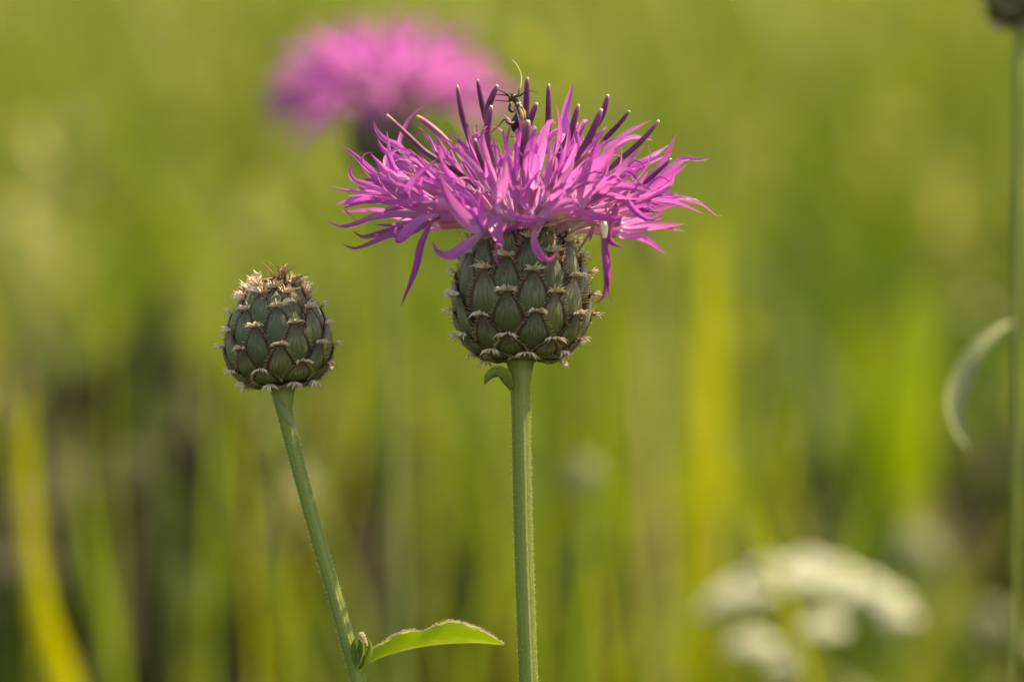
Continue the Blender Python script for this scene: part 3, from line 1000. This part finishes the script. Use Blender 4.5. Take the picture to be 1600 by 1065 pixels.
# withered florets in the opening
tf = Geo()
TC = HB.o + HB.a * (155 * KMM)
for k in range(170):
    a = random.random() * 6.28
    r0 = random.random() ** 0.5 * 3.3 * MM
    rad = HB.dirn(a)
    p = TC + rad * r0 - HB.a * 1.2 * MM
    Lh = random.uniform(1.2, 3.8) * MM * (1.5 if 0.2 < math.sin(a) * r0 / 3.9e-3 + .2 < .7 else 0.8)
    lean = rad * random.uniform(-.6, .9) + Vector((random.gauss(0, .6), random.gauss(0, .6), 0))
    p2 = p + (HB.a + lean * .6).normalized() * Lh * .6
    p3 = p2 + (HB.a * random.uniform(-.3, 1) + lean * 1.6).normalized() * Lh * .5
    if random.random() < .45:
        ribbon(tf, [p, p2, p3], random.uniform(.35, .9) * MM, jitface(.9), n=6, cross=2, gutter=.8, wave=.5)
    else:
        tube(tf, [p, p2, p3], [.12 * MM, .1 * MM, .04 * MM], n=6, sides=4)
part(tf, 'withered_tuft', M['dry'], bd, stuff=True)
# pressed scale leaf under the head
g = Geo()
ribbon(g, [at(432, 626, -2.0), at(440, 638, -2.4), at(450, 652, -2.1), at(460, 668, -1.7), at(466, 684, -1.2)], 1.3 * MM, (VIEW - RIGHT * .4).normalized(), gutter=-0.4, n=12)
part(g, 'scale_leaf', leafy('scale_leaf_woolly', [(0, (.13, .17, .06)), (1, (.26, .27, .16))], trans=.15, rough=.7, noise=.5), bd)
# leaf low on the stem: blade folded along the midrib, woolly upper edge
top = spline([at(562, 1040, 0), at(578, 1018, 0), at(606, 998, 0), at(640, 984, 0), at(662, 986, 0), at(678, 978, 0), at(698, 970, 0), at(735, 976, 1), at(764, 990, 3), at(788, 1006, 5)], 40)
mid = spline([at(561, 1046, 1), at(580, 1034, 4), at(620, 1019, 7), at(680, 1007, 9), at(740, 1004, 9), at(788, 1007, 6)], 40)
lf = Geo()
verts, uvs, faces = [], [], []
for i in range(40):
    e_ = 4 * (i / 39) * (1 - i / 39)
    row = [top[i].lerp(mid[i], q / 5) + UP * .05 * MM * e_ * math.sin(q / 5 * math.pi) for q in range(6)]
    for k, p in enumerate(row):
        verts.append(p); uvs.append((k / 5, i / 39))
for i in range(39):
    for k in range(5):
        a = i * 6 + k
        faces.append((a, a + 1, a + 7, a + 6))
lf.add(verts, faces, uvs)
leaf = part(lf, 'leaf', M['leaf'], bd)
g = Geo(); tube(g, top, [.04 * MM, .05 * MM, .05 * MM, .05 * MM, .03 * MM], n=40, sides=5)
for k in range(420):
    x = random.random() * 38.9; i = int(x)
    p = top[i].lerp(top[i + 1], x - i)
    spike(g, p, Vector((random.gauss(0, .5), random.gauss(0, .5), .8)), random.uniform(.2, .55) * MM, .028 * MM, Vector((random.gauss(0, .6), random.gauss(0, .6), 0)))
part(g, 'woolly_edge', M['wool'], bd, leaf, stuff=True)
# axillary bud
g = Geo(); tube(g, [at(560, 1042, -1), at(563, 1020, -1.5), at(565, 1006, -1.5), at(566, 995, -1.2), at(566, 990, -1)], [.4 * MM, .6 * MM, .75 * MM, .65 * MM, .2 * MM], n=14, sides=10)
ab = part(g, 'side_bud', M['leaf'], bd)
g = Geo()
for k in range(500):
    a = random.random() * 6.28; t = random.random()
    p = at(565, 1008 - 18 * t, -1.4)
    d = Vector((math.cos(a), math.sin(a), 0)) * math.cos(t * 1.4) + Vector((0, 0, .3 + t))
    r = .68 * MM * math.cos(t * 1.35)
    spike(g, p + Vector((math.cos(a), math.sin(a), 0)) * r, d, random.uniform(.2, .5) * MM, .04 * MM, Vector((random.gauss(0, .5), random.gauss(0, .5), .3)))
part(g, 'wool', M['wool'], bd, ab, stuff=True)
for pts, wd in (([(558, 1046), (553, 1020), (556, 1000), (562, 990)], 13), ([(562, 1044), (575, 1024), (578, 1008), (573, 996)], 12), ([(562, 1048), (566, 1030), (567, 1014), (564, 1000)], 14)):
    g = Geo(); ribbon(g, [at(x, y, -2.2) for x, y in pts], wd * KMM, jitface(.3), n=10, gutter=.6)
    part(g, 'leaflet', M['leaf'], bd)

# ------------------------------------------------------------------ insect on the florets
IB = at(806, 203, -5)
ins = thing('insect', 'tiny black and yellow insect clinging upright among dark stamens', 'insect', IB)
g = Geo()
tube(g, [at(802, 206, -5), at(804, 198, -5), at(808, 188, -5.4), at(811, 178, -5.6), at(811, 169, -5.5), at(809, 163, -5.4), at(807, 158, -5.4), at(804, 153, -5.6), at(801, 149, -5.8), at(800, 147, -5.8)],
     [x * KMM for x in (1, 5.0, 7.2, 8.2, 8.4, 7.4, 6.0, 5.8, 6.6, 5.0, 4.8, 6.0, 4.8, 1.6)], n=32, sides=14, flat=0.85)
body = part(g, 'body', M['insect'], ins)
for pts, dd, wd in (([(811, 166), (816, 174), (818, 184), (817, 193), (813, 202)], -6.0, 7.5), ([(815, 165), (820, 174), (821, 184), (819, 194), (814, 202)], -4.2, 8)):
    g = Geo()
    ribbon(g, [at(x, y, dd) for x, y in pts], wd * KMM, (RIGHT * .75 + VIEW * .6 + UP * .25).normalized(), gutter=-0.7, n=12, cross=6, prof=lambda t: 0.75 + .25 * math.sin(t * 3.1) - .55 * t ** 4, thick=0.12 * MM)
    part(g, 'wing_case', M['insect_wing'], ins)
g = Geo()
ribbon(g, [at(806, 161, -6.0), at(810, 161.5, -6.1), at(814, 161, -5.8)], 4 * KMM, (RIGHT * .3 + VIEW * .8 + UP * .4).normalized(), gutter=-.3, n=6, prof=lambda t: 1)
part(g, 'collar', M['insect_wing'], ins)
LEGS = [
    [(804, 153, -5.8), (797, 157, -6.3), (796, 150, -6.5), (790, 146, -6.2), (777, 140, -5)],
    [(803, 151, -5.2), (798, 149, -4.6), (789, 148.4, -4), (772, 148.2, -2.5)],
    [(806, 168, -6), (799, 174, -6.6), (796, 171, -6.8), (798, 160, -6.6), (788, 158, -5.8), (773, 157, -4)],
    [(806, 190, -6), (797, 193, -6.8), (793, 191, -7), (790, 187, -6.8), (779, 197, -6.4), (767, 207, -6)],
    [(813, 172, -4.5), (821, 176, -3.6), (825, 184, -3), (830, 196, -2.5)],
    [(812, 188, -4.5), (819, 190, -3.4), (824, 196, -3), (822, 212, -3)],
]
for pts in LEGS:
    g = Geo()
    tube(g, [at(*p) for p in pts], [x * KMM for x in (2.4, 2.9, 2.2, 1.1, 0.95, 0.85, 0.7)], n=18, sides=6)
    part(g, 'leg', M['insect_leg'], ins)
g = Geo(); tube(g, [at(804, 150, -6), at(811, 150.5, -6.2), at(818, 145.5, -6.4), at(831, 142, -6.2), at(840, 144.5, -6)], [x * KMM for x in (1.6, 1.5, 1.0, .8, .5)], n=16, sides=6)
part(g, 'antenna', M['insect_leg'], ins)
g = Geo(); tube(g, [at(804, 149, -5.4), at(810, 148, -5.2), at(811, 142, -5), at(813.6, 133, -4.6), at(813, 114, -4), at(807.6, 102, -3.8), at(800, 93, -3.6)], [x * KMM for x in (1.6, 1.5, 1.3, 1.1, .9, .7, .4)], n=24, sides=6)
part(g, 'antenna', M['antenna_pale'], ins)
for x, dd in ((801.5, -6.3), (803.5, -4.9)):
    g = Geo(); tube(g, [at(x - 1.2, 152.3, dd), at(x, 151, dd - .1), at(x + 1.2, 149.7, dd)], [.05 * MM, .17 * MM, .05 * MM], n=7, sides=7)
    part(g, 'eye', M['margin'], ins)

# ------------------------------------------------------------------ blurred knapweed behind
D2 = 1.13
k2 = D2 * 0.1 / 800
c2 = at(608, 274, 0, D2)
B2 = ground_under(c2, 0.02, 0.01)
k_b = thing('knapweed_flower', 'out-of-focus magenta knapweed with dark scaly base behind the sharp bloom', 'flower', B2)
H2 = Head(c2, (UP - FWD * .02 - RIGHT * 0.03).normalized(), [(12, 0), (33, 4), (50, 16), (60, 34), (63, 56), (60, 78), (52, 96), (44, 108)], k2)
g = Geo(); tube(g, [c2 + UP * .002, at(605, 320, 0, D2), at(612, 600, 0, D2), at(625, 1000, 0, D2), Vector((B2.x, B2.y, .1)), Vector((B2.x, B2.y, -.004))], [1.9 * MM, 1.5 * MM, 1.5 * MM, 1.6 * MM, 1.9 * MM], n=40, sides=12, ridge=.06, nridge=6)
part(g, 'stem', M['stem'], k_b)
lathe_core(H2, k_b, k2)
for hh, off, ln in ((14, 5, 24), (40, -20, 40), (66, 5, 46), (90, -20, 46), (106, 5, 40)):
    for q in range(7):
        bract(H2, k_b, R(off + q * 360 / 7), H2.arc_of_h(hh * k2), ln * k2, .46, .9 * MM, detail=0.5)
R2 = H2.o + H2.a * 104 * k2
for i in range(40):
    f_ = math.sqrt((i + .5) / 40)
    th = i * 2.39996
    rad = H2.dirn(th)
    phi = R(8 + 88 * f_ ** 1.2)
    d = H2.a * math.cos(phi) + rad * math.sin(phi)
    src = R2 + rad * 4 * MM * f_
    thr = src + d * (6.5 + random.uniform(5.5, 10) * f_) * MM + UP * 1.5 * MM * f_
    g = Geo(); tube(g, [src, thr], [.5 * MM, 1.0 * MM], n=5, sides=6, cap=False)
    fo = part(g, 'floret', M['tube'], k_b)
    e = d.cross(Vector((.2, .3, .9))).normalized(); f2 = d.cross(e)
    for q in range(5):
        a = q * 1.2566 + random.random()
        out = e * math.cos(a) + f2 * math.sin(a)
        L = random.uniform(8, 17) * MM
        p2 = thr + (d + out * .5).normalized() * L * .5
        p3 = p2 + (d + out * random.uniform(.2, 1) - UP * (.75 * f_)).normalized() * L * .5
        g = Geo(); ribbon(g, [thr, p2, p3], random.uniform(1.8, 2.5) * MM, (-out + d * .2).normalized(), n=7, cross=2)
        part(g, 'petal', M['petal'], k_b, fo)

# ------------------------------------------------------------------ knapweed at the right edge
D3 = 0.90
k3 = D3 * 0.1 / 800
c3 = at(1594, 46, 0, D3)
B3 = ground_under(c3, -.004, .004)
k_r = thing('knapweed_flower', 'tall thin knapweed stem with brown scaly head and one drooping pale leaf', 'flower', B3)
H3 = Head(c3, UP, [(10, 0), (30, 5), (45, 18), (54, 40), (54, 66), (48, 92), (42, 112)], k3)
g = Geo(); tube(g, [c3 + UP * .002, at(1594, 80, 0, D3), at(1590, 400, 0, D3), at(1588, 760, 0, D3), at(1584, 1065, 0, D3), Vector((B3.x, B3.y, .1)), Vector((B3.x, B3.y, -.004))], [1.0 * MM, .62 * MM, .62 * MM, .65 * MM, .8 * MM, 1.1 * MM], n=40, sides=14, ridge=.06, nridge=6)
part(g, 'stem', M['stem'], k_r)
lathe_core(H3, k_r, k3)
for hh, off, ln in ((12, 5, 22), (34, -20, 38), (60, 5, 44), (84, -20, 44), (106, 5, 40)):
    for q in range(7):
        bract(H3, k_r, R(off + q * 360 / 7), H3.arc_of_h(hh * k3), ln * k3, .46, .8 * MM, detail=0.6)
g = Geo()
for k in range(60):
    a = random.random() * 6.28
    rad = H3.dirn(a)
    p = H3.o + H3.a * 105 * k3 + rad * random.random() * 3 * MM
    tube(g, [p, p + H3.a * 2.5 * MM + rad * MM, p + H3.a * 4 * MM + rad * random.uniform(-1, 3) * MM], [.15 * MM, .05 * MM], n=5, sides=4)
part(g, 'withered_tuft', M['dry'], k_r, stuff=True)
g = Geo()
ribbon(g, [at(1590, 498, 0, D3), at(1560, 515, -4, D3), at(1525, 550, -8, D3), at(1500, 592, -10, D3), at(1488, 640, -12, D3), at(1495, 676, -13, D3), at(1514, 704, -13, D3)], 36 * k3, (RIGHT * .35 + VIEW * .55 + UP * .6).normalized(), gutter=.5, n=20, prof=lambda t: wprof(t, .25, .65, .05))
part(g, 'leaf', leafy('leaf_grey', [(0, (.12, .15, .045)), (1, (.24, .25, .12))], src='v', trans=.35, rough=.5, noise=.3), k_r)

# ------------------------------------------------------------------ white umbel, low right
D4 = 1.27
k4 = D4 * 0.1 / 800
hub = at(1265, 1130, 6, D4)
B4 = ground_under(hub, .01, .01)
um = thing('white_umbel', 'flat-topped cream white umbel flower blurred low in the grass', 'flower', B4)
g = Geo(); tube(g, [hub, Vector((hub.x, hub.y, hub.z - .05)), Vector((B4.x, B4.y, .1)), Vector((B4.x, B4.y, -.004))], [1.3 * MM, 1.4 * MM, 1.6 * MM, 1.8 * MM], n=20, sides=10, ridge=.06)
part(g, 'stem', M['stem'], um)
UMB = [(1140, 932, 0, 36), (1160, 915, 14, 32), (1205, 888, 10, 34), (1262, 880, 18, 36), (1300, 893, 4, 42), (1250, 905, -4, 34), (1345, 912, 12, 36), (1385, 935, 4, 36),
       (1402, 962, -4, 30), (1285, 978, -18, 38), (1176, 1005, -16, 40), (1225, 1035, -22, 30), (1122, 950, 4, 30), (1185, 925, -6, 26), (1310, 925, -10, 26)]
def petal_disc(g, c, n_, r):
    e = n_.cross(Vector((.3, .9, .1))).normalized(); f = n_.cross(e)
    verts = [c - n_ * r * .25]; uvs = [(random.random(), .5)]
    for q in range(10):
        a = q * .6283; rr_ = r * (1 if q % 2 == 0 else .62)
        verts.append(c + (e * math.cos(a) + f * math.sin(a)) * rr_); uvs.append((random.random(), 1))
    g.add(verts, [(0, 1 + q, 1 + (q + 1) % 10) for q in range(10)], uvs)
for (x, y, dd, rpx) in UMB:
    rpx *= 0.80
    c = at(x, y, dd, D4)
    g = Geo(); tube(g, [hub, hub.lerp(c, .5) - UP * 2 * MM + (c - hub) * 0.06, c - UP * 4 * MM], [.6 * MM, .45 * MM, .4 * MM], n=10, sides=6)
    ray = part(g, 'ray', M['stem'], um)
    g = Geo()
    for q in range(60):
        a = q * 2.4; f_ = math.sqrt((q + .5) / 60)
        off = RIGHT * math.cos(a) * f_ * rpx * k4 + Vector((0, 1, 0)) * math.sin(a) * f_ * rpx * k4 + UP * (1 - f_ * f_) * rpx * k4 * .45
        n_ = (off.normalized() * .6 + UP).normalized()
        petal_disc(g, c + off, n_, random.uniform(2.0, 2.9) * MM)
        tube(g, [c - UP * 4 * MM, c + off - n_ * .3 * MM], [.15 * MM, .12 * MM], n=3, sides=4)
    part(g, 'umbellet', M['white_flower'], um, ray)

# ------------------------------------------------------------------ pale round seed heads
def seed_head(px, py, D, rpx, label, m='seed_head'):
    k = D * .1 / 800
    c = at(px, py, 0, D)
    b = ground_under(c, random.uniform(-.02, .02), .01)
    t = thing('round_seed_head', label, 'seed head', b, 'round seed heads among the grass')
    g = Geo(); tube(g, [c, c.lerp(b, .4), b - Vector((0, 0, .004))], [.7 * MM, .8 * MM, 1.1 * MM], n=16, sides=8)
    part(g, 'stem', M['stem'], t)
    g = Geo()
    r = rpx * k
    for q in range(160):
        z = 1 - 2 * (q + .5) / 160
        a = q * 2.39996
        d = Vector((math.cos(a) * math.sqrt(1 - z * z), math.sin(a) * math.sqrt(1 - z * z), z))
        petal_disc(g, c + d * r * random.uniform(.8, 1), d, r * .2)
    part(g, 'globe', M[m], t)
SH = 'pale grey-green round seed head on thin stem, out of focus in the grass'
seed_head(1430, 865, 1.55, 42, SH)
seed_head(290, 920, 1.6, 44, SH)
seed_head(915, 742, 1.3, 30, SH)
seed_head(1545, 975, 1.5, 34, SH)

# ------------------------------------------------------------------ single blades that stand out
def blade(label, pts, D, wpx, m, face=None, name='grass_blade', group='single grass blades that stand out', peak=.5, base=.5):
    k = D * .1 / 800
    P0 = [at(x, y, 0, D) for x, y in pts]
    b = ground_under(P0[-1], random.uniform(-.02, .02), .0)
    t = thing(name, label, 'grass', b, group)
    P0 += [Vector(((P0[-1].x + b.x) / 2, P0[-1].y, P0[-1].z * .45)), b - Vector((0, 0, .004))]
    P0.reverse()
    g = Geo()
    ribbon(g, P0, wpx * k, face if face is not None else jitface(.2, RIGHT * -.5 + VIEW * .85 + UP * .1), n=24, cross=4, gutter=.35, prof=lambda q: wprof(q, base, peak, .12))
    part(g, 'blade', M[m], t)
    return t
blade('wide yellow grass blade rising alone beside the dark hollow', [(44, 600), (46, 700), (52, 820), (72, 950), (115, 1070)], 1.22, 64, 'blade_yellow', peak=.7)
blade('upright golden blade tip directly behind the bloom', [(1118, 350), (1116, 430), (1112, 520), (1108, 640), (1105, 800), (1100, 1000)], 1.5, 66, 'blade_yellow', peak=.86, base=.12)
blade('broad bright green leaf blade above the white umbel', [(1440, 450), (1430, 560), (1410, 690), (1385, 850), (1370, 1050)], 1.75, 130, 'blade_green', peak=.80)
blade('second broad green leaf blade overlapping the brightest one', [(1335, 500), (1352, 640), (1365, 760), (1375, 900), (1380, 1060)], 1.75, 95, 'blade_green', peak=.75)
GB = {'blade_green': 'soft green grass blade out of focus among many others', 'blade_yellow': 'slim yellowish grass blade out of focus among greener ones', 'blade_straw': 'dry straw-coloured grass blade out of focus among green ones'}
rb = random.Random(5)
BL = []
for q in range(30):
    px = -20 + 1640 * (q + rb.random()) / 30
    D = rb.uniform(1.2, 2.3)
    ytop = rb.uniform(330, 900) if px > 450 else rb.uniform(250, 900)
    lean = rb.gauss(-70 if px < 700 else 0, 120)
    ym = (ytop + 1080) / 2
    bow = rb.uniform(-30, 30)
    m = rb.choice(('blade_green', 'blade_green', 'blade_yellow', 'blade_yellow', 'blade_straw'))
    BL.append(([(px + lean, ytop), (px + lean * .55 + bow, ytop + (ym - ytop) * .6), (px + lean * .2 + bow * .6, ym + 60), (px, 1080)], D, rb.uniform(16, 42), m))
BL += [([(180, 190), (240, 290), (310, 400), (380, 560), (440, 1060)], 2.2, 40, 'blade_green'), ([(20, 330), (90, 400), (170, 520), (260, 700), (300, 1060)], 2.3, 40, 'blade_yellow')]
for pts, D, wpx, m in BL:
    blade(GB[m], pts, D, wpx, m)
